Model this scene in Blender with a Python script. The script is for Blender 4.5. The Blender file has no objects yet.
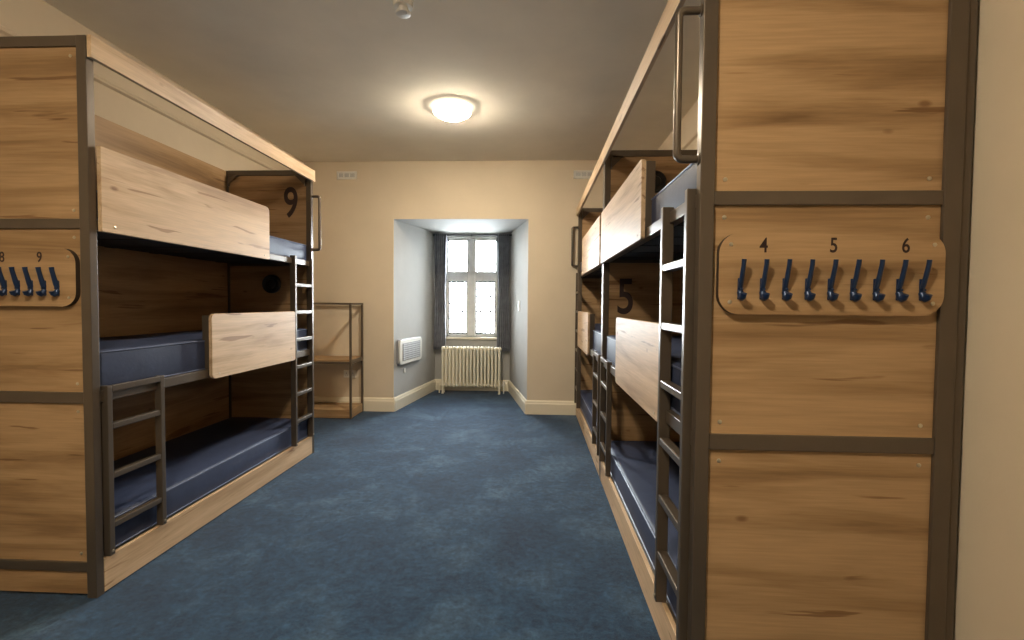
import bpy, bmesh, math, random
from mathutils import Vector, Matrix
random.seed(7)
SC = bpy.context.scene
COL = SC.collection
PI = math.pi

# ---------------------------------------------------------------- materials
def new_mat(name):
    m = bpy.data.materials.new(name); m.use_nodes = True
    nt = m.node_tree
    b = nt.nodes['Principled BSDF']
    return m, nt, b

def ramp(nt, stops):
    r = nt.nodes.new('ShaderNodeValToRGB')
    el = r.color_ramp.elements
    el[0].position, el[0].color = stops[0][0], (*stops[0][1], 1)
    el[1].position, el[1].color = stops[-1][0], (*stops[-1][1], 1)
    for p, c in stops[1:-1]:
        e = el.new(p); e.color = (*c, 1)
    return r

def noise(nt, vec, scale, detail=4, rough=.5, dist=0.0):
    n = nt.nodes.new('ShaderNodeTexNoise')
    n.inputs['Scale'].default_value = scale
    n.inputs['Detail'].default_value = detail
    n.inputs['Roughness'].default_value = rough
    n.inputs['Distortion'].default_value = dist
    if vec is not None: nt.links.new(vec, n.inputs['Vector'])
    return n

def mix(nt, a, b, f, mode='MIX'):
    m = nt.nodes.new('ShaderNodeMix'); m.data_type = 'RGBA'; m.blend_type = mode
    for sock, v in ((m.inputs[0], f), (m.inputs[6], a), (m.inputs[7], b)):
        if hasattr(v, 'is_linked') or hasattr(v, 'links'): nt.links.new(v, sock)
        else: sock.default_value = v if not isinstance(v, tuple) else (*v, 1)
    return m.outputs[2]

def bump(nt, b, height, strength=.2, dist=.01):
    n = nt.nodes.new('ShaderNodeBump')
    n.inputs['Strength'].default_value = strength
    n.inputs['Distance'].default_value = dist
    nt.links.new(height, n.inputs['Height']); nt.links.new(n.outputs[0], b.inputs['Normal'])

def wood(name, axis, light=(.44,.285,.148), mid=(.335,.205,.098), dark=(.20,.115,.052)):
    m, nt, b = new_mat(name)
    tc = nt.nodes.new('ShaderNodeTexCoord'); oi = nt.nodes.new('ShaderNodeObjectInfo')
    add = nt.nodes.new('ShaderNodeVectorMath'); add.operation = 'MULTIPLY_ADD'
    nt.links.new(oi.outputs['Random'], add.inputs[0])
    add.inputs[1].default_value = (7.3, 9.1, 5.7)
    nt.links.new(tc.outputs['Object'], add.inputs[2])
    def stretched(along, across):
        mp = nt.nodes.new('ShaderNodeMapping')
        s = [across]*3; s[axis] = along
        mp.inputs['Scale'].default_value = s
        nt.links.new(add.outputs[0], mp.inputs['Vector'])
        return mp.outputs[0]
    big = noise(nt, stretched(.55, 6.0), 1.6, 5, .55, .5)
    r1 = ramp(nt, [(.30, dark), (.43, mid), (.55, light), (.72, tuple(c*1.08 for c in light))])
    nt.links.new(big.outputs[0], r1.inputs[0])
    fine = noise(nt, stretched(2.2, 60), 2.2, 3, .6)
    r2 = ramp(nt, [(.3, (.87,.86,.84)), (.65, (1.05,1.04,1.03))])
    nt.links.new(fine.outputs[0], r2.inputs[0])
    c = mix(nt, r1.outputs[0], r2.outputs[0], 1.0, 'MULTIPLY')
    crack = noise(nt, stretched(1.15, 15), 1.7, 3, .5, .35)
    r3 = ramp(nt, [(.645, (1,1,1)), (.685, (.50,.40,.33))])
    nt.links.new(crack.outputs[0], r3.inputs[0])
    c = mix(nt, c, r3.outputs[0], .85, 'MULTIPLY')
    vo = nt.nodes.new('ShaderNodeTexVoronoi'); vo.inputs['Scale'].default_value = 1.0
    nt.links.new(stretched(3.0, 6.0), vo.inputs['Vector'])
    r4 = ramp(nt, [(.03, (.45,.33,.26)), (.075, (1,1,1))])
    nt.links.new(vo.outputs['Distance'], r4.inputs[0])
    c = mix(nt, c, r4.outputs[0], .8, 'MULTIPLY')
    nt.links.new(c, b.inputs['Base Color'])
    b.inputs['Roughness'].default_value = .48
    b.inputs['Specular IOR Level'].default_value = .35
    bump(nt, b, fine.outputs[0], .08, .004)
    return m

def plain(name, col, rough=.6, metal=0.0, spec=.5, var=0.0, vscale=8, bscale=0, bstr=.1, coat=0):
    m, nt, b = new_mat(name)
    b.inputs['Base Color'].default_value = (*col, 1)
    b.inputs['Roughness'].default_value = rough
    b.inputs['Metallic'].default_value = metal
    b.inputs['Specular IOR Level'].default_value = spec
    b.inputs['Coat Weight'].default_value = coat
    tc = nt.nodes.new('ShaderNodeTexCoord')
    if var:
        n = noise(nt, tc.outputs['Object'], vscale, 5, .6)
        r = ramp(nt, [(.3, tuple(c*(1-var) for c in col)), (.7, tuple(min(1, c*(1+var)) for c in col))])
        nt.links.new(n.outputs[0], r.inputs[0]); nt.links.new(r.outputs[0], b.inputs['Base Color'])
    if bscale:
        n2 = noise(nt, tc.outputs['Object'], bscale, 4, .6)
        bump(nt, b, n2.outputs[0], bstr, .01)
    return m

def emit(name, col, strength):
    m, nt, b = new_mat(name)
    b.inputs['Base Color'].default_value = (.8, .8, .8, 1)
    b.inputs['Emission Color'].default_value = (*col, 1)
    b.inputs['Emission Strength'].default_value = strength
    return m

WOODX, WOODY = wood('oak grain across', 0), wood('oak grain along', 1)
LITOAK = wood('oak board with aisle light in colour', 1, (.66,.485,.315), (.57,.40,.245), (.40,.26,.15))  # same oak for the front boards, aisle light put into its colour
EDGE = plain('dark board edge', (.035,.022,.014), .6)
STEEL = plain('taupe painted steel', (.125,.098,.073), .33, .45, .6, .06, 6)
BLACK = plain('black plastic', (.012,.011,.011), .45)
BASE = plain('dark bed base', (.018,.015,.013), .8)
WALL = plain('cream wall paint', (.66,.56,.42), .85, 0, .2, .035, 2.2, 30, .06)
WHITEW = plain('white alcove paint', (.45,.44,.415), .8, 0, .25, .04, 3, 18, .12)
CEIL = plain('ceiling paint', (.80,.75,.645), .9, 0, .15, .06, 1.6, 25, .05)
TRIM = plain('cream gloss trim', (.80,.72,.56), .4, 0, .5)
MATT = plain('navy mattress cover', (.036,.050,.104), .55, 0, .42, .12, 14, 40, .08)
PIPE = plain('blue piping', (.10,.13,.23), .4)
HOOKM = plain('dark blue hook metal', (.012,.035,.10), .35, .3, .6)
SCREWM = plain('bright screw metal', (.62,.55,.42), .3, .8)
NUM = plain('dark printed numeral', (.03,.012,.01), .6)
WHITEP = plain('white plastic', (.78,.76,.70), .4)
RADM = plain('cream radiator enamel', (.88,.81,.64), .38, 0, .5)
CURT = plain('grey curtain cloth', (.31,.315,.35), .9, 0, .2, .25, 12)
STONE = plain('pale window stone', (.80,.79,.75), .75, 0, .3, .08, 12, 40, .1)
LEADM = plain('dark window metal', (.09,.09,.09), .5, .4)
GREYG = plain('grey grille', (.30,.30,.31), .5)
LAMPM = emit('lit lamp globe', (1.0, .87, .68), 235)
LAMPR = emit('lit rear lamp globe', (1.0, .84, .62), 300)
RIMM = emit('opal glass rim', (1.0, .88, .70), 5)
POLE = plain('dark curtain pole', (.06,.06,.065), .4, .5)

def carpet():
    m, nt, b = new_mat('blue carpet')
    tc = nt.nodes.new('ShaderNodeTexCoord')
    n1 = noise(nt, tc.outputs['Object'], 2.2, 6, .62, .4)
    r1 = ramp(nt, [(.32, (.008,.028,.066)), (.5, (.013,.044,.094)), (.68, (.042,.086,.145))])
    nt.links.new(n1.outputs[0], r1.inputs[0])
    n2 = noise(nt, tc.outputs['Object'], 30, 8, .88)
    r2 = ramp(nt, [(.36, (.30,.32,.34)), (.5, (1,1,1)), (.64, (2.1,2.0,1.8))])
    nt.links.new(n2.outputs[0], r2.inputs[0])
    c = mix(nt, r1.outputs[0], r2.outputs[0], .75, 'MULTIPLY')
    n3 = noise(nt, tc.outputs['Object'], 14, 5, .7, .6)
    r3 = ramp(nt, [(.36, (.55,.58,.62)), (.62, (1.25,1.25,1.22))])
    nt.links.new(n3.outputs[0], r3.inputs[0])
    c = mix(nt, c, r3.outputs[0], .7, 'MULTIPLY')
    nt.links.new(c, b.inputs['Base Color'])
    b.inputs['Roughness'].default_value = .95
    b.inputs['Specular IOR Level'].default_value = .15
    b.inputs['Sheen Weight'].default_value = .15
    n4 = noise(nt, tc.outputs['Object'], 260, 3, .8)
    bump(nt, b, n4.outputs[0], .5, .006)
    return m
CARPET = carpet()

def glass():
    m = bpy.data.materials.new('window glass'); m.use_nodes = True
    nt = m.node_tree; nt.nodes.clear()
    o = nt.nodes.new('ShaderNodeOutputMaterial'); t = nt.nodes.new('ShaderNodeBsdfTransparent')
    g = nt.nodes.new('ShaderNodeBsdfGlossy'); g.inputs['Roughness'].default_value = .03
    mx = nt.nodes.new('ShaderNodeMixShader'); mx.inputs[0].default_value = .06
    t.inputs['Color'].default_value = (.96,.97,.96,1)
    nt.links.new(t.outputs[0], mx.inputs[1]); nt.links.new(g.outputs[0], mx.inputs[2])
    nt.links.new(mx.outputs[0], o.inputs[0]); return m
GLASS = glass()

# ---------------------------------------------------------------- mesh helpers
def box(bm, x0, x1, y0, y1, z0, z1, bev=0.0, seg=2):
    x0, x1 = sorted((x0, x1)); y0, y1 = sorted((y0, y1)); z0, z1 = sorted((z0, z1))
    t = bmesh.new()
    bmesh.ops.create_cube(t, size=1)
    for v in t.verts:
        v.co = Vector((x0+(v.co.x+.5)*(x1-x0), y0+(v.co.y+.5)*(y1-y0), z0+(v.co.z+.5)*(z1-z0)))
    if bev:
        bmesh.ops.bevel(t, geom=list(t.edges), offset=bev, segments=seg, affect='EDGES', profile=.5)
    append(bm, t)

def append(bm, t):
    me = bpy.data.meshes.new('tmp'); t.to_mesh(me); bm.from_mesh(me); bpy.data.meshes.remove(me); t.free()

def prism(bm, pts, d, bev=0.0):
    """closed polygon of 3-D points swept by the vector d"""
    t = bmesh.new(); d = Vector(d)
    a = [t.verts.new(Vector(p)) for p in pts]; b = [t.verts.new(Vector(p)+d) for p in pts]
    n = len(pts)
    t.faces.new(a); t.faces.new(b[::-1])
    for i in range(n): t.faces.new((a[(i+1)%n], a[i], b[i], b[(i+1)%n]))
    bmesh.ops.recalc_face_normals(t, faces=t.faces)
    if bev: bmesh.ops.bevel(t, geom=list(t.edges), offset=bev, segments=1, affect='EDGES')
    append(bm, t)

def tube(bm, path, r, n=10, closed=False, r2=None):
    """round bar swept along a list of points"""
    P = [Vector(p) for p in path]; rings = []
    N = len(P); ref = None
    for i, p in enumerate(P):
        if closed: d = (P[(i+1)%N]-P[i-1]).normalized()
        elif i == 0: d = (P[1]-P[0]).normalized()
        elif i == N-1: d = (P[-1]-P[-2]).normalized()
        else: d = ((P[i+1]-p).normalized()+(p-P[i-1]).normalized()).normalized()
        if ref is None: ref = d.orthogonal().normalized()
        ref = (ref-d*ref.dot(d)).normalized(); w = d.cross(ref)
        rr = r if not isinstance(r, (list, tuple)) else r[i]
        rings.append([bm.verts.new(p+ref*math.cos(k*2*PI/n)*rr+w*math.sin(k*2*PI/n)*(r2 or rr)) for k in range(n)])
    M = N if closed else N-1
    for i in range(M):
        a, b = rings[i], rings[(i+1)%N]
        for k in range(n): bm.faces.new((a[k], a[(k+1)%n], b[(k+1)%n], b[k]))
    if not closed:
        bm.faces.new(rings[0][::-1]); bm.faces.new(rings[-1])

def lathe(bm, prof, c, axis='Z', n=40, sign=1):
    """profile of (radius, height) turned about an axis through c"""
    rings = []
    for r, h in prof:
        ring = []
        for k in range(n):
            a = k*2*PI/n
            u, v = math.cos(a)*max(r, 1e-4), math.sin(a)*max(r, 1e-4)
            o = {'Z': (u, v, h*sign), 'Y': (u, h*sign, v), 'X': (h*sign, u, v)}[axis]
            ring.append(bm.verts.new(Vector(c)+Vector(o)))
        rings.append(ring)
    for a, b in zip(rings, rings[1:]):
        for k in range(n): bm.faces.new((a[k], a[(k+1)%n], b[(k+1)%n], b[k]))
    bm.faces.new(rings[0][::-1]); bm.faces.new(rings[-1])

def rrect(w0, w1, z0, z1, rads, n=7):
    """rounded rectangle outline; rads = radii at (w0,z0),(w1,z0),(w1,z1),(w0,z1)"""
    out = []
    for (cx, cz, a0), r in zip(((w0, z0, PI), (w1, z0, 1.5*PI), (w1, z1, 0), (w0, z1, .5*PI)), rads):
        sx = 1 if cx == w0 else -1; sz = 1 if cz == z0 else -1
        for i in range(n+1):
            a = a0+i*(PI/2)/n
            out.append((cx+sx*r+r*math.cos(a), cz+sz*r+r*math.sin(a)))
    return out

def origin_of(o):
    v = Vector((0, 0, 0))
    while o is not None:
        v += o.location; o = o.parent
    return v

def link(name, bm, mats, parent=None, smooth=False, at=None):
    """at: world origin of a top-level mesh; parts share their parent's origin"""
    bmesh.ops.recalc_face_normals(bm, faces=bm.faces)
    me = bpy.data.meshes.new(name)
    org = origin_of(parent) if parent is not None else (Vector(at) if at is not None else Vector((0, 0, 0)))
    for v in bm.verts: v.co -= org
    bm.to_mesh(me); bm.free()
    for m in (mats if isinstance(mats, (list, tuple)) else [mats]): me.materials.append(m)
    if smooth:
        for p in me.polygons: p.use_smooth = True
        me.set_sharp_from_angle(angle=math.radians(40))
    o = bpy.data.objects.new(name, me); COL.objects.link(o)
    if parent is not None: o.parent = parent
    else: o.location = org
    return o

def thing(name, label, cat, loc, group=None):
    o = bpy.data.objects.new(name, None); COL.objects.link(o)
    o.location = loc; o['label'] = label; o['category'] = cat
    o.empty_display_size = .1
    if group: o['group'] = group
    return o

def tag(o, label, cat, group=None):
    o['label'] = label; o['category'] = cat
    if group: o['group'] = group
    return o

def structure(name, bm, m, parent=None, **k):
    o = link(name, bm, m, parent, **k)
    if parent is None: o['kind'] = 'structure'
    return o

def text_mesh(s, height, depth, narrow=.8):
    """a numeral as a mesh standing in the XZ plane, centred on the origin, read from -Y"""
    cu = bpy.data.curves.new('numeral', 'FONT'); cu.body = s
    cu.extrude = depth/2; cu.size = 1; cu.align_x = 'CENTER'; cu.offset = .012
    o = bpy.data.objects.new('numeral', cu); COL.objects.link(o)
    bpy.context.view_layer.update()
    me = bpy.data.meshes.new_from_object(o.evaluated_get(bpy.context.evaluated_depsgraph_get()))
    bpy.data.objects.remove(o); bpy.data.curves.remove(cu)
    bm = bmesh.new(); bm.from_mesh(me); bpy.data.meshes.remove(me)
    ys = [v.co.y for v in bm.verts]; xs = [v.co.x for v in bm.verts]
    k = height/(max(ys)-min(ys)); cy = (max(ys)+min(ys))/2; cx = (max(xs)+min(xs))/2
    for v in bm.verts:
        v.co = Vector(((v.co.x-cx)*k*narrow, -v.co.z, (v.co.y-cy)*k))
    return bm

# ---------------------------------------------------------------- room
XWL, XWR, YB, YR, HC = -2.66, 1.262, 5.392, -4.0, 2.865
AX0, AX1, AZ = -1.615, -.075, 2.213           # alcove mouth
BX0, BX1, YA, AZ2 = -1.43, -.345, 6.80, 2.262  # alcove back
WX0, WX1, WZ0, WZ1 = -1.272, -.535, .775, 2.205

bm = bmesh.new(); box(bm, XWL-.2, XWR+.2, YR-.2, 6.95, -.12, 0)
structure('floor', bm, CARPET)
bm = bmesh.new(); box(bm, XWL-.2, XWR+.2, YR-.2, YB+.25, HC, HC+.12)
structure('ceiling', bm, CEIL)
bm = bmesh.new(); box(bm, XWL-.2, XWL, YR, YB, 0, HC)
structure('wall_left', bm, WALL)
bm = bmesh.new(); box(bm, XWR, XWR+.2, YR, YB, 0, HC)
structure('wall_right', bm, WALL)
bm = bmesh.new(); box(bm, XWL-.2, XWR+.2, YR-.2, YR, 0, HC)
structure('wall_rear', bm, WALL)
bm = bmesh.new()
box(bm, XWL-.2, AX0, YB, YB+.012, 0, HC); box(bm, AX1, XWR+.2, YB, YB+.012, 0, HC)
box(bm, AX0, AX1, YB, YB+.012, AZ, HC)
structure('wall_back', bm, WALL)
bm = bmesh.new()
prism(bm, [(AX0, YB+.012, 0), (BX0, YA, 0), (BX0, YA+.18, 0), (-2.2, YA+.18, 0), (-2.2, YB+.012, 0)], (0, 0, 2.7))
structure('wall_alcove_left', bm, WHITEW)
bm = bmesh.new()
prism(bm, [(AX1, YB+.012, 0), (BX1, YA, 0), (BX1, YA+.18, 0), (.6, YA+.18, 0), (.6, YB+.012, 0)], (0, 0, 2.7))
structure('wall_alcove_right', bm, WHITEW)
bm = bmesh.new()
prism(bm, [(-2.2, YB+.012, AZ), (-2.2, YA+.18, AZ2+.006), (-2.2, YA+.18, 2.8), (-2.2, YB+.012, 2.8)], (2.8, 0, 0))
structure('ceiling_alcove', bm, WHITEW)
bm = bmesh.new()
box(bm, BX0, WX0, YA, YA+.18, 0, AZ2+.1); box(bm, WX1, BX1, YA, YA+.18, 0, AZ2+.1)
box(bm, WX0, WX1, YA, YA+.18, 0, WZ0); box(bm, WX0, WX1, YA, YA+.18, WZ1, AZ2+.1)
structure('wall_alcove_back', bm, WHITEW)

def skirt(name, p, q, nrm):
    """moulded skirting board from p to q (floor points), nrm = into the room"""
    prof = [(0, 0), (.020, 0), (.020, .118), (.014, .130), (.013, .142), (.006, .156), (0, .158)]
    n = Vector((nrm[0], nrm[1], 0)).normalized()
    bm = bmesh.new()
    prism(bm, [Vector((p[0], p[1], 0))+n*a+Vector((0, 0, b)) for a, b in prof], (q[0]-p[0], q[1]-p[1], 0))
    return structure(name, bm, TRIM)
skirt('baseboard_back_left', (XWL, YB), (AX0+.012, YB), (0, -1))
skirt('baseboard_back_right', (AX1-.012, YB), (XWR, YB), (0, -1))
skirt('baseboard_alcove_left', (AX0, YB), (BX0, YA), (1, -.131))
skirt('baseboard_alcove_right', (AX1, YB), (BX1, YA), (-1, -.19))
skirt('baseboard_alcove_back', (BX0, YA), (BX1, YA), (0, -1))
skirt('baseboard_left', (XWL, YR), (XWL, YB), (1, 0))
skirt('baseboard_right', (XWR, YR), (XWR, YB), (-1, 0))
skirt('baseboard_rear', (XWL, YR), (XWR, YR), (0, 1))
for nm, x, s in (('trim_1', XWL, 1), ('trim_2', XWR, -1)):   # picture rails on the side walls
    bm = bmesh.new()
    prism(bm, [(x, YR, 2.575), (x+s*.018, YR, 2.585), (x+s*.022, YR, 2.60), (x+s*.010, YR, 2.612), (x+s*.012, YR, 2.632), (x, YR, 2.638)], (0, YB-YR, 0))
    structure(nm, bm, WALL)

# window: stone frame with mullion and transom, two plain upper and two leaded lower lights
MX0, MX1, TZ0, TZ1 = -.978, -.848, 1.580, 1.722
bm = bmesh.new()
y0, y1 = YA+.05, YA+.15
box(bm, WX0, WX0+.03, y0, y1, WZ0, WZ1, .006); box(bm, WX1-.03, WX1, y0, y1, WZ0, WZ1, .006)
box(bm, MX0, MX1, y0-.02, y1, WZ0, WZ1, .018)
box(bm, WX0, WX1, y0, y1, WZ0, WZ0+.04, .006); box(bm, WX0, WX1, y0, y1, WZ1-.045, WZ1, .006)
box(bm, WX0, WX1, y0-.012, y1, TZ0, TZ1, .014)
win = structure('window_1', bm, STONE)
LIGHTS = [(WX0+.03, MX0), (MX1, WX1-.03)]
for a, b in LIGHTS:
    bm = bmesh.new(); box(bm, a, b, y0+.045, y0+.049, TZ1, WZ1-.045); link('pane', bm, GLASS, win)
    bm = bmesh.new(); box(bm, a, b, y0+.045, y0+.049, WZ0+.04, TZ0); link('pane', bm, GLASS, win)
    bm = bmesh.new(); z0, z1 = WZ0+.04, TZ0
    box(bm, a, a+.016, y0+.02, y0+.044, z0, z1, .002); box(bm, b-.016, b, y0+.02, y0+.044, z0, z1, .002)
    box(bm, a, b, y0+.02, y0+.044, z0, z0+.02, .002); box(bm, a, b, y0+.02, y0+.044, z1-.02, z1, .002)
    cs = link('casement_frame', bm, LEADM, win)
    bm = bmesh.new()
    for k in range(1, 4):
        x = a+(b-a)*k/4; box(bm, x-.008, x+.008, y0+.034, y0+.044, z0, z1)
    for k in range(1, 7):
        z = z0+(z1-z0)*k/7; box(bm, a, b, y0+.038, y0+.044, z-(.012 if k == 3 else .008), z+(.012 if k == 3 else .008))
    link('lead_lattice', bm, LEADM, cs)
bm = bmesh.new(); box(bm, WX0-.03, WX1+.03, YA-.035, YA+.06, WZ0-.035, WZ0, .006)
structure('window_sill', bm, TRIM, win)

# ---------------------------------------------------------------- bunk beds
L, W = 1.977, .737
RAILS = [(2.282, 2.325), (1.546, 1.587), (.822, .869), (.110, .151)]

def bunk(label, ox, sx, oy, sy, hooks=None, number=None, lamp=None):
    X = lambda v: ox+sx*v
    Y = lambda u: oy+sy*u
    root = thing('bunk_bed', label, 'bunk bed', (X(W/2), Y(L/2), 0), 'triple bunk beds along the two walls')
    def bx(bm, u0, u1, v0, v1, z0, z1, bev=.0025): box(bm, X(v0), X(v1), Y(u0), Y(u1), z0, z1, bev)
    def part(name, mats, parent, *boxes, bev=.0025, smooth=False):
        bm = bmesh.new()
        for b in boxes: bx(bm, *b, bev)
        return link(name, bm, mats, parent, smooth)
    # posts
    for u in (0, L-.036):
        part('post', STEEL, root, (u, u+.036, 0, .042, 0, 2.325))
        part('post', STEEL, root, (u, u+.036, W-.05, W, 0, 2.325), (u+.010 if u == 0 else u, u+.036 if u == 0 else u+.026, W, W+.032, 0, 2.325))
    # ends
    for e, u in enumerate((0, L-.042)):
        for z0, z1 in RAILS:
            part('end_rail', STEEL, root, (u+.002, u+.040, .042, W-.05, z0, z1))
        zs = [(RAILS[1][1], RAILS[0][0]), (RAILS[2][1], RAILS[1][0]), (RAILS[3][1], RAILS[2][0])]
        a0, a1 = u+.011, u+.031
        for i, (z0, z1) in enumerate(zs):
            pn = part('end_panel', WOODX, root, (a0, a1, .042, W-.05, z0, z1), bev=0)
            # screws on the outer face
            so = a0 if e == 0 else a1; dr = (-1 if e == 0 else 1)*sy
            for vv in (.075, W-.085):
                for zz in (z0+.035, z1-.035):
                    bm = bmesh.new()
                    lathe(bm, [(.0065, -.001), (.0065, .0015), (.003, .003)], (X(vv), Y(so), zz), 'Y', 12, dr)
                    link('screw', bm, SCREWM, pn, True)
            inner = a1 if e == 0 else a0
            if number and number[0] == e and number[2] == i:
                bm = text_mesh(number[1], .25, .003, .74)
                for v in bm.verts: v.co += Vector((X(number[3]), Y(inner)-.0015, number[4]))
                link('bed_number', bm, NUM, pn)
            if lamp and lamp[0] == e and lamp[1] == i:
                bm = bmesh.new(); d = (1 if e == 0 else -1)*sy
                lathe(bm, [(.075, 0), (.075, .022), (.066, .030), (.058, .024), (.040, .022), (.034, .032), (0, .036)], (X(lamp[2]), Y(inner), lamp[3]), 'Y', 40, d)
                rl = link('reading_light', bm, BLACK, pn, True)
                rl['label'] = 'round black fitting on the inner end panel'
        part('skirting_panel', WOODX, root, (a0, a1, .042, W-.05, .012, .110), bev=0)
        # corner brackets under the top end rail
        for v, d in ((.042, 1), (W-.05, -1)):
            bm = bmesh.new()
            uu = u+.012
            prism(bm, [(X(v), Y(uu), 2.282), (X(v+d*.085), Y(uu), 2.282), (X(v+d*.07), Y(uu), 2.268), (X(v+d*.014), Y(uu), 2.212), (X(v), Y(uu), 2.197)], (0, sy*.004 if e else sy*.004, 0))
            box(bm, X(v), X(v+d*.004), Y(uu-.004 if e else uu), Y(uu+.030), 2.197, 2.282)
            box(bm, X(v), X(v+d*.085), Y(uu-.004 if e else uu), Y(uu+.030), 2.278, 2.282)
            for v_ in bm.verts: v_.co.y += sy*(.022 if e == 0 else -.026)
            link('corner_bracket', bm, STEEL, root)
    # back
    part('back_panel', WOODY, root, (.042, L-.042, W-.034, W-.014, .151, 2.318), bev=0)
    part('back_rail', STEEL, root, (.042, L-.042, W-.014, W+.010, 2.284, 2.322))
    # front boards and rails
    part('top_board', LITOAK, root, (.004, L-.002, -.020, -.001, 2.238, 2.328), bev=.0015).data.materials.append(EDGE)
    part('plinth_board', LITOAK, root, (.038, L-.038, 0, .018, .006, .150), bev=.0015)
    for z0, z1 in RAILS[1:3]:
        part('side_rail', STEEL, root, (.036, L-.036, .002, .040, z0, z1))
    part('side_rail', STEEL, root, (.042, L-.042, .020, .052, .100, .148))
    for z in (1.552, .832, .118):
        bm = bmesh.new()
        bx(bm, .042, L-.042, .042, W-.050, z+.014, z+.028, .001)
        for k in range(6):
            u = .18+k*(L-.36)/5; bx(bm, u-.03, u+.03, .042, W-.050, z+.011, z+.014, .001)
        link('bed_base', bm, BASE, root)
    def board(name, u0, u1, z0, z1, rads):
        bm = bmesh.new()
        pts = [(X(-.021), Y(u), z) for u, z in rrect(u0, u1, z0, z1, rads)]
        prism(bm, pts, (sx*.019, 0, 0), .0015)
        b = link(name, bm, LITOAK, root)
        for uu in (u0+.06, u1-.06):
            for zz in (z0+.025,):
                bm = bmesh.new(); lathe(bm, [(.006, -.001), (.006, .0012), (.003, .0025)], (X(-.021), Y(uu), zz), 'X', 12, -sx)
                link('screw', bm, SCREWM, b, True)
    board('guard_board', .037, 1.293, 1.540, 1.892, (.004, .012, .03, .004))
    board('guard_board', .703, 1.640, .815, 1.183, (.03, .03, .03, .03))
    part('guard_support', STEEL, root, (1.258, 1.288, -.001, .040, 1.587, 1.880))
    part('guard_support', STEEL, root, (.708, .736, -.001, .040, .869, 1.172))
    # ladders
    def ladder(u0, u1, ztop, rungs, topbar=None, vf=-.015):
        ld = part('ladder_stile', STEEL, root, (u0, u0+.025, vf, .018, .152, ztop), bev=.003)
        ld2 = part('ladder_stile', STEEL, root, (u1-.025, u1, vf, .018, .152, ztop), bev=.003)
        for z in rungs:
            part('ladder_rung', STEEL, root, (u0+.025, u1-.025, vf+.002, .014, z-.0135, z+.0135), bev=.004)
        if topbar:
            part('ladder_rung', STEEL, root, (u0+.025, u1-.025, -.015, .0, topbar-.028, topbar), bev=.003)
        for uu, pp in ((u0+.0125, ld), (u1-.0125, ld2)):
            bm = bmesh.new(); lathe(bm, [(.006, -.001), (.006, .002), (.003, .004)], (X(vf), Y(uu), .172), 'X', 12, -sx)
            link('bolt', bm, SCREWM, pp, True)
    ladder(L-.345, L-.047, 1.605, (1.385, 1.175, .965, .755, .545, .335), None, -.023)
    ladder(.052, .366, .888, (.71, .495, .28), .888)
    # grab handle on the post beside the tall ladder
    uc = L-.021; pts = []
    for cv, cz, a0 in ((-.046, 1.702, 0), (-.046, 2.098, 1)):
        for i in range(6):
            a = (PI/2)*i/5
            if a0 == 0: pts.append((X(cv-.018*math.sin(a)), Y(uc), cz-.018+.018*(1-math.cos(a))))
            else: pts.append((X(cv-.018*math.cos(a)), Y(uc), cz+.018*math.sin(a)))
    pts = [(X(0), Y(uc), 1.684)]+pts+[(X(0), Y(uc), 2.116)]
    bm = bmesh.new(); tube(bm, pts, .0115, 12)
    for z in (1.684, 2.116): lathe(bm, [(.017, 0), (.017, .004), (.012, .005)], (X(0), Y(uc), z), 'X', 16, -sx)
    link('grab_handle', bm, STEEL, root, True)
    # hook board on the near end
    if hooks:
        e, nums, pitch, cen, xs = hooks
        yf = Y(L-.011) if e == 1 else Y(.011)      # outer face of the end panel, faces -Y
        xm = X(cen)
        bm = bmesh.new()
        pts = [(x, yf, z) for x, z in rrect(xm-.318, xm+.316, 1.226, 1.464, (.06,)*4, 9)]
        prism(bm, pts, (0, -.020, 0))
        for f in bm.faces: f.material_index = 1 if abs(f.normal.y) < .5 else 0
        hb = link('hook_board', bm, [WOODX, EDGE], root)
        for f in hb.data.polygons: f.material_index = 1 if abs(f.normal.y) < .5 else 0
        yb = yf-.020
        for dx in (-.285, .285):
            for z in (1.262, 1.430):
                bm = bmesh.new(); lathe(bm, [(.006, -.001), (.006, .0015), (.003, .003)], (xm+dx, yb, z), 'Y', 12, -1)
                link('screw', bm, SCREWM, hb, True)
        for s, x in zip(nums, xs):
            bm = text_mesh(s, .043, .0012, .8)
            for v in bm.verts: v.co += Vector((xm+x, yb-.0003, 1.428))
            link('bed_number', bm, NUM, hb)
        for k in range(9):
            x = xm+(.012 if e == 0 else -.002)+(k-4)*pitch
            bm = bmesh.new()
            box(bm, x-.0075, x+.0075, yb-.004, yb, 1.270, 1.332, .0018)          # back plate
            tube(bm, [(x, yb-.003, 1.305), (x, yb-.008, 1.318), (x, yb-.013, 1.334), (x, yb-.018, 1.352), (x, yb-.023, 1.370), (x, yb-.025, 1.385)],
                 [.0090, .0090, .0086, .0080, .0078, .0086], 12, r2=.0062)
            tube(bm, [(x, yb-.003, 1.292), (x, yb-.008, 1.279), (x, yb-.015, 1.274), (x, yb-.022, 1.277), (x, yb-.026, 1.287)],
                 [.0092, .0092, .0090, .0088, .0092], 12)
            lathe(bm, [(.004, 0), (.004, .003), (.002, .004)], (x, yb-.0105, 1.300), 'Y', 10, -1)
            hk = link('coat_hook', bm, HOOKM, hb, True)
    return root

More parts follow.
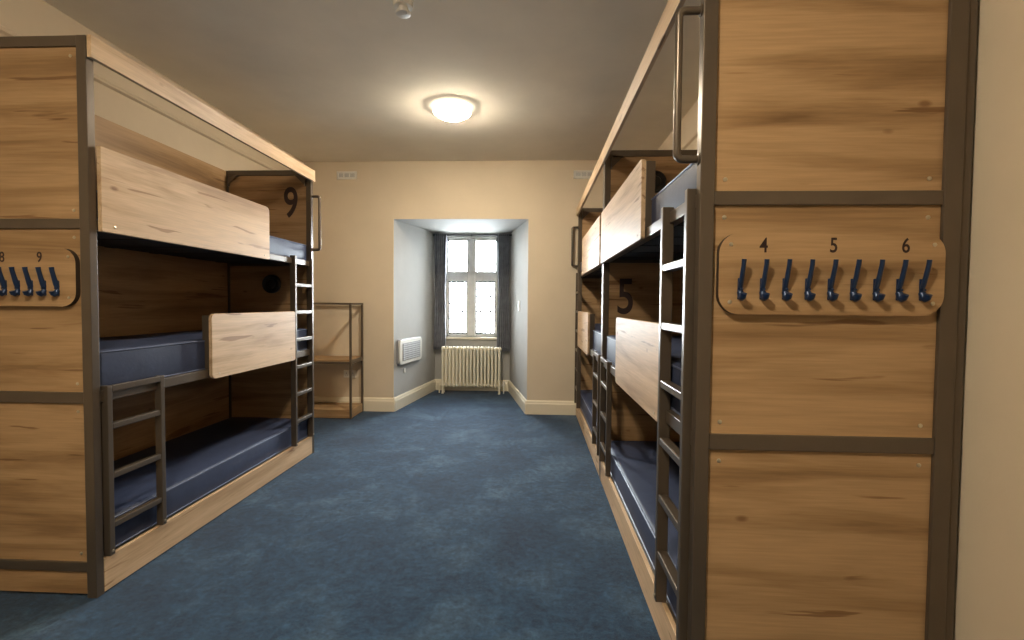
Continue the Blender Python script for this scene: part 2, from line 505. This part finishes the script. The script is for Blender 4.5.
XL, XR = -1.823, .482
Y1, Y2 = 1.427, 3.404
bunk('oak and steel triple bunk against the left wall, number 9 on its far end', XL, -1, 1.872, 1,
     hooks=(0, '789', .0567, .369, (-.165, 0, .162)), number=(1, '9', 0, .170, 2.066), lamp=(1, 1, .33, 1.40))
bunk('nearer oak triple bunk on the right, hooks numbered 4 5 6 on its end', XR, 1, Y2-.001, -1,
     hooks=(1, '456', .0637, .373, (-.192, .005, .206)), number=(0, '5', 1, .155, 1.312), lamp=(0, 0, .345, 2.105))
bunk('farther oak and steel triple bunk on the right, in the corner by the back wall', XR, 1, Y2+.001, 1)

def mattress(label, ox, sx, y0, z0, z1):
    x0, x1 = sorted((ox+sx*.026, ox+sx*(W-.056)))
    root = thing('mattress', label, 'mattress', ((x0+x1)/2, y0+L/2, z0), 'navy mattresses on the bunks')
    bm = bmesh.new(); t = bmesh.new()
    ya, yb = y0+.050, y0+L-.050
    bmesh.ops.create_cube(t, size=1)
    for v in t.verts: v.co = Vector((x0+(v.co.x+.5)*(x1-x0), ya+(v.co.y+.5)*(yb-ya), z0+(v.co.z+.5)*(z1-z0)))
    bmesh.ops.bevel(t, geom=list(t.edges), offset=.022, segments=4, affect='EDGES', profile=.5)
    top = [f for f in t.faces if f.normal.z > .9 and f.calc_area() > .5]
    bmesh.ops.subdivide_edges(t, edges=[e for f in top for e in f.edges], cuts=14, use_grid_fill=True)
    for v in t.verts:
        if v.co.z > z1-.001:
            v.co.z += .006*math.sin(v.co.y*7+x0*3)*math.sin((v.co.x-x0)/(x1-x0)*PI)+.004*math.sin(v.co.x*19+v.co.y*5)*math.sin((v.co.x-x0)/(x1-x0)*PI)
    append(bm, t)
    c = link('cover', bm, MATT, root, True)
    for z in (z0+.012, z1-.010):
        bm = bmesh.new(); r = .025
        pts = [(x, y, z) for x, y in rrect(x0+.001, x1-.001, ya+.001, yb-.001, (r,)*4, 6)]
        tube(bm, pts, .0042, 8, True); link('piping', bm, PIPE, c, True)
    return root
for nm, ox, sx, y0 in (('the left bunk', XL, -1, 1.872), ('the nearer right bunk', XR, 1, Y1), ('the farther right bunk', XR, 1, Y2)):
    lv = {'top': (1.581, 1.722), 'middle': (.861, 1.040), 'bottom': (.147, .300)}
    for k, (z0, z1) in lv.items():
        mattress(f'navy blue mattress on the {k} level of {nm}', ox, sx, y0, z0, z1)

# ---------------------------------------------------------------- shelf rack
RX0, RX1, RY0, RY1, RH = -2.62, -1.957, 4.995, 5.362, 1.252
rk = thing('shelf_rack', 'low open shelf rack with thin steel frame and oak shelves in the back left corner', 'shelf', ((RX0+RX1)/2, (RY0+RY1)/2, 0))
for x in (RX0, RX1-.022):
    for y in (RY0, RY1-.022):
        bm = bmesh.new(); box(bm, x, x+.022, y, y+.022, 0, RH, .002); link('post', bm, STEEL, rk)
bm = bmesh.new()
box(bm, RX0+.022, RX1-.022, RY0, RY0+.022, RH-.022, RH, .002); box(bm, RX0+.022, RX1-.022, RY1-.022, RY1, RH-.022, RH, .002)
box(bm, RX0, RX0+.022, RY0+.022, RY1-.022, RH-.022, RH, .002); box(bm, RX1-.022, RX1, RY0+.022, RY1-.022, RH-.022, RH, .002)
link('top_frame', bm, STEEL, rk)
bm = bmesh.new(); box(bm, RX0+.022, RX1-.022, RY0+.004, RY1-.004, .618, .640, .001); sh = link('shelf', bm, WOODX, rk)
bm = bmesh.new()
box(bm, RX0+.022, RX1-.022, RY0, RY0+.022, .594, .618, .002); box(bm, RX0+.022, RX1-.022, RY1-.022, RY1, .594, .618, .002)
box(bm, RX0, RX0+.022, RY0+.022, RY1-.022, .594, .636, .002); box(bm, RX1-.022, RX1, RY0+.022, RY1-.022, .594, .636, .002)
link('shelf_frame', bm, STEEL, rk)
bm = bmesh.new(); box(bm, RX0+.022, RX1-.022, RY0+.018, RY1-.004, .078, .098, .001); link('shelf', bm, WOODX, rk)
bm = bmesh.new(); box(bm, RX0+.022, RX1-.022, RY0+.002, RY0+.018, .006, .098, .001); link('plinth_board', bm, WOODX, rk)
bm = bmesh.new(); box(bm, RX1-.018, RX1-.004, RY0+.022, RY1-.022, .006, .098, .001); link('side_board', bm, WOODY, rk)

# ---------------------------------------------------------------- radiator
RDX0, RDX1, RDY = -1.292, -.452, 6.585
rd = thing('radiator', 'cream column radiator standing under the alcove window', 'radiator', ((RDX0+RDX1)/2, RDY, 0))
NS = 17; pitch = (RDX1-RDX0)/NS
for k in range(NS):
    x = RDX0+pitch*(k+.5); bm = bmesh.new()
    zl, zh = .085, .655
    for y in (RDY-.048, RDY, RDY+.048):
        tube(bm, [(x, y, zl+.03), (x, y, zh-.03)], .0155, 10)
    pts = [(x, y, z) for y, z in rrect(RDY-.052, RDY+.052, zh-.062, zh, (.026,)*4, 4)]
    prism(bm, [(p[0]-.0165, p[1], p[2]) for p in pts], (.033, 0, 0), .006)
    pts = [(x, y, z) for y, z in rrect(RDY-.052, RDY+.052, zl, zl+.062, (.026,)*4, 4)]
    prism(bm, [(p[0]-.0165, p[1], p[2]) for p in pts], (.033, 0, 0), .006)
    lathe(bm, [(.02, -pitch/2), (.02, pitch/2)], (x, RDY, zh-.031), 'X', 14)
    lathe(bm, [(.02, -pitch/2), (.02, pitch/2)], (x, RDY, zl+.031), 'X', 14)
    link('column', bm, RADM, rd, True)
for x in (RDX0+pitch*.5, RDX1-pitch*.5):
    bm = bmesh.new()
    for y in (RDY-.045, RDY+.045): tube(bm, [(x, y, .1), (x, y, .03), (x, y, 0)], [.014, .012, .018], 10)
    link('leg', bm, RADM, rd, True)
bm = bmesh.new(); x = RDX1+.035
tube(bm, [(RDX1, RDY, .116), (x, RDY, .116)], .011, 10); tube(bm, [(x, RDY, 0), (x, RDY, .10)], .009, 10)
lathe(bm, [(.014, -.03), (.018, -.01), (.018, .03), (.015, .045), (.008, .05)], (x, RDY, .125), 'Z', 16)
link('valve', bm, WHITEP, rd, True)
bm = bmesh.new(); x = RDX0-.03
tube(bm, [(RDX0, RDY, .116), (x, RDY, .116)], .010, 10); tube(bm, [(x, RDY, 0), (x, RDY, .13)], .009, 10)
link('pipe', bm, RADM, rd, True)

# ---------------------------------------------------------------- curtains and pole
bm = bmesh.new(); PZ, PY = 2.222, 6.705
tube(bm, [(-1.475, PY, PZ), (-.32, PY, PZ)], .011, 12)
pl = tag(link('curtain_pole', bm, POLE, None, True), 'thin dark curtain pole across the top of the alcove window', 'curtain pole')
for x in (-.905, -1.43, -.38):
    bm = bmesh.new(); tube(bm, [(x, YA, PZ+.01), (x, PY, PZ)], .006, 8); lathe(bm, [(.018, 0), (.018, .006)], (x, YA, PZ+.01), 'Y', 14, -1)
    link('bracket', bm, POLE, pl, True)
for x in (-1.478, -.317):
    bm = bmesh.new(); lathe(bm, [(.004, -.02), (.016, -.012), (.019, 0), (.016, .012), (.004, .02)], (x, PY, PZ), 'X', 16)
    link('finial', bm, POLE, pl, True)
def curtain(label, xt0, xt1, xb0, xb1, zb):
    bm = bmesh.new(); nu, nz = 64, 26
    grid = []
    for j in range(nz+1):
        t = j/nz; z = PZ+.022+(zb-PZ-.022)*t; row = []
        pin = .80+.20*abs(2*t-1)**.7 if t > .04 else 1.0
        for i in range(nu+1):
            s = i/nu
            xa, xb = xt0+(xb0-xt0)*t, xt1+(xb1-xt1)*t
            c = (xa+xb)/2; x = c+(xa+(xb-xa)*s-c)*pin
            amp = .030+.012*t
            y = PY+amp*math.sin(s*2*PI*6+.6*math.sin(t*5))+.006*math.sin(s*31+t*9)
            row.append(bm.verts.new((x, y, z+.004*math.sin(s*2*PI*6))))
        grid.append(row)
    for j in range(nz):
        for i in range(nu): bm.faces.new((grid[j][i], grid[j][i+1], grid[j+1][i+1], grid[j+1][i]))
    o = link('curtain', bm, CURT, None, True, at=((xt0+xt1)/2, PY, zb))
    md = o.modifiers.new('thick', 'SOLIDIFY'); md.thickness = .003
    return tag(o, label, 'curtain', 'curtains at the alcove window')
curtain('dark grey curtain drawn to the left of the alcove window', -1.428, -1.244, -1.428, -1.252, .60)
curtain('dark grey curtain drawn to the right of the alcove window', -.535, -.362, -.528, -.338, .585)

# ---------------------------------------------------------------- ceiling and wall fittings
def lamp(label, x, y, mat):
    r = thing('ceiling_light', label, 'ceiling light', (x, y, HC), 'ceiling lights')
    bm = bmesh.new(); lathe(bm, [(.120, 0), (.142, .010), (.154, .030), (.156, .044), (.152, .048), (.141, .044), (.100, .038)], (x, y, HC), 'Z', 48, -1)
    link('opal_rim', bm, RIMM, r, True)
    bm = bmesh.new(); prof = [(.110, .037)]+[(.137*math.cos(a), .040+.058*math.sin(a)) for a in [i*PI/2/12 for i in range(13)]]
    lathe(bm, prof, (x, y, HC), 'Z', 48, -1)
    link('glass_shade', bm, mat, r, True)
lamp('round glowing ceiling light in front of the window alcove', -.690, 3.93, LAMPM)
lamp('round ceiling light over the near end of the aisle between the bunks', -.69, .12, LAMPR)
x, y = -.715, 2.56
sd = thing('smoke_detector', 'small round white smoke detector on the ceiling nearer than the light', 'smoke detector', (x, y, HC))
bm = bmesh.new(); lathe(bm, [(.052, 0), (.052, .030), (.048, .036)], (x, y, HC), 'Z', 40, -1); link('base', bm, WHITEP, sd, True)
bm = bmesh.new(); lathe(bm, [(.026, .034), (.026, .058), (.040, .062), (.038, .072), (.012, .078)], (x, y, HC), 'Z', 32, -1); link('sensor_head', bm, WHITEP, sd, True)
bm = bmesh.new(); lathe(bm, [(.005, 0), (.005, .010), (.003, .012)], (x+.026, y-.02, HC-.070), 'Z', 12, -1); link('indicator', bm, WHITEP, sd, True)

def vent(label, x0, x1, z0, z1):
    r = thing('wall_vent', label, 'vent', ((x0+x1)/2, YB, (z0+z1)/2), 'small white vents high on the back wall')
    bm = bmesh.new(); y = YB
    box(bm, x0, x1, y-.014, y, z0, z0+.020, .003); box(bm, x0, x1, y-.014, y, z1-.020, z1, .003)
    box(bm, x0, x0+.022, y-.014, y, z0, z1, .003); box(bm, x1-.022, x1, y-.014, y, z0, z1, .003)
    link('frame', bm, WHITEP, r)
    bm = bmesh.new(); box(bm, x0+.01, x1-.01, y-.006, y-.001, z0+.01, z1-.01); link('backing', bm, GREYG, r)
    n = 4
    for k in range(n):
        z = z0+.026+(z1-z0-.052)*k/(n-1)
        bm = bmesh.new(); prism(bm, [(x0+.02, y-.013, z-.006), (x0+.02, y-.005, z+.001), (x0+.02, y-.004, z+.004), (x0+.02, y-.013, z-.001)], (x1-x0-.04, 0, 0))
        link('slat', bm, WHITEP, r)
    for x in (x0+(x1-x0)*.36, x0+(x1-x0)*.64):
        bm = bmesh.new(); box(bm, x-.006, x+.006, y-.014, y-.004, z0+.02, z1-.02, .001); link('bar', bm, WHITEP, r)
vent('small white wall vent high on the back wall, left of the alcove', -2.272, -2.040, 2.662, 2.752)
vent('small white wall vent high on the back wall, above the farther right bunk', .425, .655, 2.660, 2.750)

# white panel heater on the left cheek of the alcove
ang = math.atan2(BX0-AX0, YA-YB)
def cheek(o, side, yfrac_y):
    pass
def on_cheek(bmf, d0, z0, left=True):
    """transform local (along, out, z) -> world on an alcove cheek"""
    if left: p = Vector((AX0, YB, 0)); d = Vector((BX0-AX0, YA-YB, 0)).normalized(); n = Vector((d.y, -d.x, 0))
    else: p = Vector((AX1, YB, 0)); d = Vector((BX1-AX1, YA-YB, 0)).normalized(); n = Vector((-d.y, d.x, 0))
    for v in bmf.verts:
        a, o, z = v.co; v.co = p+d*(a+d0)+n*o+Vector((0, 0, z+z0))
HD0, HW, HZ0, HH = .075, .72, .515, .31
p0 = Vector((AX0, YB, 0))+Vector((BX0-AX0, YA-YB, 0)).normalized()*(HD0+HW/2)
ht = thing('wall_heater', 'white rounded wall heater with grey grille low on the left cheek of the alcove', 'heater', (p0.x, p0.y, HZ0))
bm = bmesh.new()
prism(bm, [(a, 0, z) for a, z in rrect(0, HW, 0, HH, (.05,)*4, 6)], (0, .020, 0)); on_cheek(bm, HD0, HZ0)
link('back_box', bm, GREYG, ht)
bm = bmesh.new()
t = bmesh.new()
prism(t, [(a, .020, z) for a, z in rrect(.012, HW-.004, .006, HH-.006, (.05,)*4, 6)], (0, .022, 0), .008); append(bm, t)
on_cheek(bm, HD0, HZ0); hbod = link('housing', bm, WHITEP, ht, True)
bm = bmesh.new(); box(bm, .085, HW-.07, .042, .0455, .05, HH-.05, .002); on_cheek(bm, HD0, HZ0); gr = link('grille', bm, GREYG, ht)
bm = bmesh.new()
for k in range(8):
    z = .066+k*(HH-.132)/7; box(bm, .09, HW-.075, .0455, .050, z-.005, z+.005, .001)
for k in range(5):
    a = .11+k*(HW-.21)/4; box(bm, a-.004, a+.004, .0455, .049, .052, HH-.052, .001)
on_cheek(bm, HD0, HZ0); link('louvre', bm, plain('pale grille bars', (.55,.55,.56), .5), gr)
bm = bmesh.new(); box(bm, HW*.30, HW*.30+.05, 0, .006, -.11, -.055, .002); on_cheek(bm, HD0, HZ0)
link('control_plate', bm, WHITEP, ht)

# switch on the right cheek
bm = bmesh.new(); box(bm, 0, .088, 0, .010, 0, .120, .003); on_cheek(bm, .55, 1.17, False)
s = link('light_switch', bm, WHITEP, None, at=(-.13, YB+.6, 1.17))
tag(s, 'white switch plate on the right cheek of the alcove', 'switch')
bm = bmesh.new(); box(bm, .030, .058, .010, .016, .04, .08, .002); on_cheek(bm, .55, 1.17, False)
link('rocker', bm, WHITEP, s)
# socket behind the rack
bm = bmesh.new(); box(bm, -2.20, -2.055, YB-.010, YB, .385, .470, .003)
s = link('wall_socket', bm, WHITEP, None, at=(-2.128, YB, .385))
tag(s, 'white double socket low on the back wall behind the shelf rack', 'socket')
for x in (-2.165, -2.09):
    bm = bmesh.new(); box(bm, x-.004, x+.004, YB-.0115, YB-.010, .43, .445); box(bm, x-.016, x-.008, YB-.0115, YB-.010, .412, .418); box(bm, x+.008, x+.016, YB-.0115, YB-.010, .412, .418)
    link('outlet', bm, GREYG, s)

# ---------------------------------------------------------------- daylight
w = bpy.data.worlds.new('daylight'); SC.world = w; w.use_nodes = True
bg = w.node_tree.nodes['Background']
bg.inputs[0].default_value = (.86, .93, 1.0, 1)
# hazy daylight, brightest low in the sky straight ahead of the window
wt = w.node_tree
g = wt.nodes.new('ShaderNodeTexCoord')
dp = wt.nodes.new('ShaderNodeVectorMath'); dp.operation = 'DOT_PRODUCT'; dp.inputs[1].default_value = (0, .966, .259)
wt.links.new(g.outputs['Generated'], dp.inputs[0])
mx = wt.nodes.new('ShaderNodeMath'); mx.operation = 'MAXIMUM'; mx.inputs[1].default_value = 0
pw = wt.nodes.new('ShaderNodeMath'); pw.operation = 'POWER'; pw.inputs[1].default_value = 7
ma = wt.nodes.new('ShaderNodeMath'); ma.operation = 'MULTIPLY_ADD'; ma.inputs[1].default_value = 138; ma.inputs[2].default_value = 12
wt.links.new(dp.outputs['Value'], mx.inputs[0]); wt.links.new(mx.outputs[0], pw.inputs[0]); wt.links.new(pw.outputs[0], ma.inputs[0]); wt.links.new(ma.outputs[0], bg.inputs[1])
la = bpy.data.lights.new('window portal', 'AREA'); la.shape = 'RECTANGLE'; la.size = WX1-WX0; la.size_y = WZ1-WZ0
la.cycles.is_portal = True
lo = bpy.data.objects.new('window_portal', la); COL.objects.link(lo)
lo.location = ((WX0+WX1)/2, YA+.19, (WZ0+WZ1)/2); lo.rotation_euler = (-PI/2, 0, 0)

# ---------------------------------------------------------------- camera
yaw, pitch, roll, F = .0466, .0330, .0083, 475.0
def ray(u, v):
    c, s = math.cos(roll), math.sin(roll)
    u, v = u*c+v*s, -u*s+v*c
    x, z, y = u/F, -v/F, 1.0
    c, s = math.cos(pitch), math.sin(pitch)
    Yv, Z = y*c+z*s, -y*s+z*c
    c, s = math.cos(yaw), math.sin(yaw)
    return Vector((x*c-Yv*s, x*s+Yv*c, Z))
fw = ray(0, 0); rt = (ray(F, 0)-fw).normalized(); up = (ray(0, -F)-fw).normalized(); fw.normalize()
cam = bpy.data.cameras.new('camera'); cam.sensor_width = 36; cam.lens = F/1024*36; cam.clip_start = .02
co = bpy.data.objects.new('camera', cam); COL.objects.link(co)
co.matrix_world = Matrix(((rt.x, up.x, -fw.x, 0), (rt.y, up.y, -fw.y, 0), (rt.z, up.z, -fw.z, 1.25), (0, 0, 0, 1)))
SC.camera = co

SC.view_settings.view_transform = 'Standard'; SC.view_settings.look = 'None'
SC.view_settings.gamma = 1; SC.view_settings.use_curve_mapping = False
SC.view_settings.exposure = 0.25
SC.cycles.max_bounces = 10; SC.cycles.diffuse_bounces = 6; SC.cycles.glossy_bounces = 4
SC.cycles.sample_clamp_indirect = 8; SC.cycles.caustics_reflective = False; SC.cycles.caustics_refractive = False
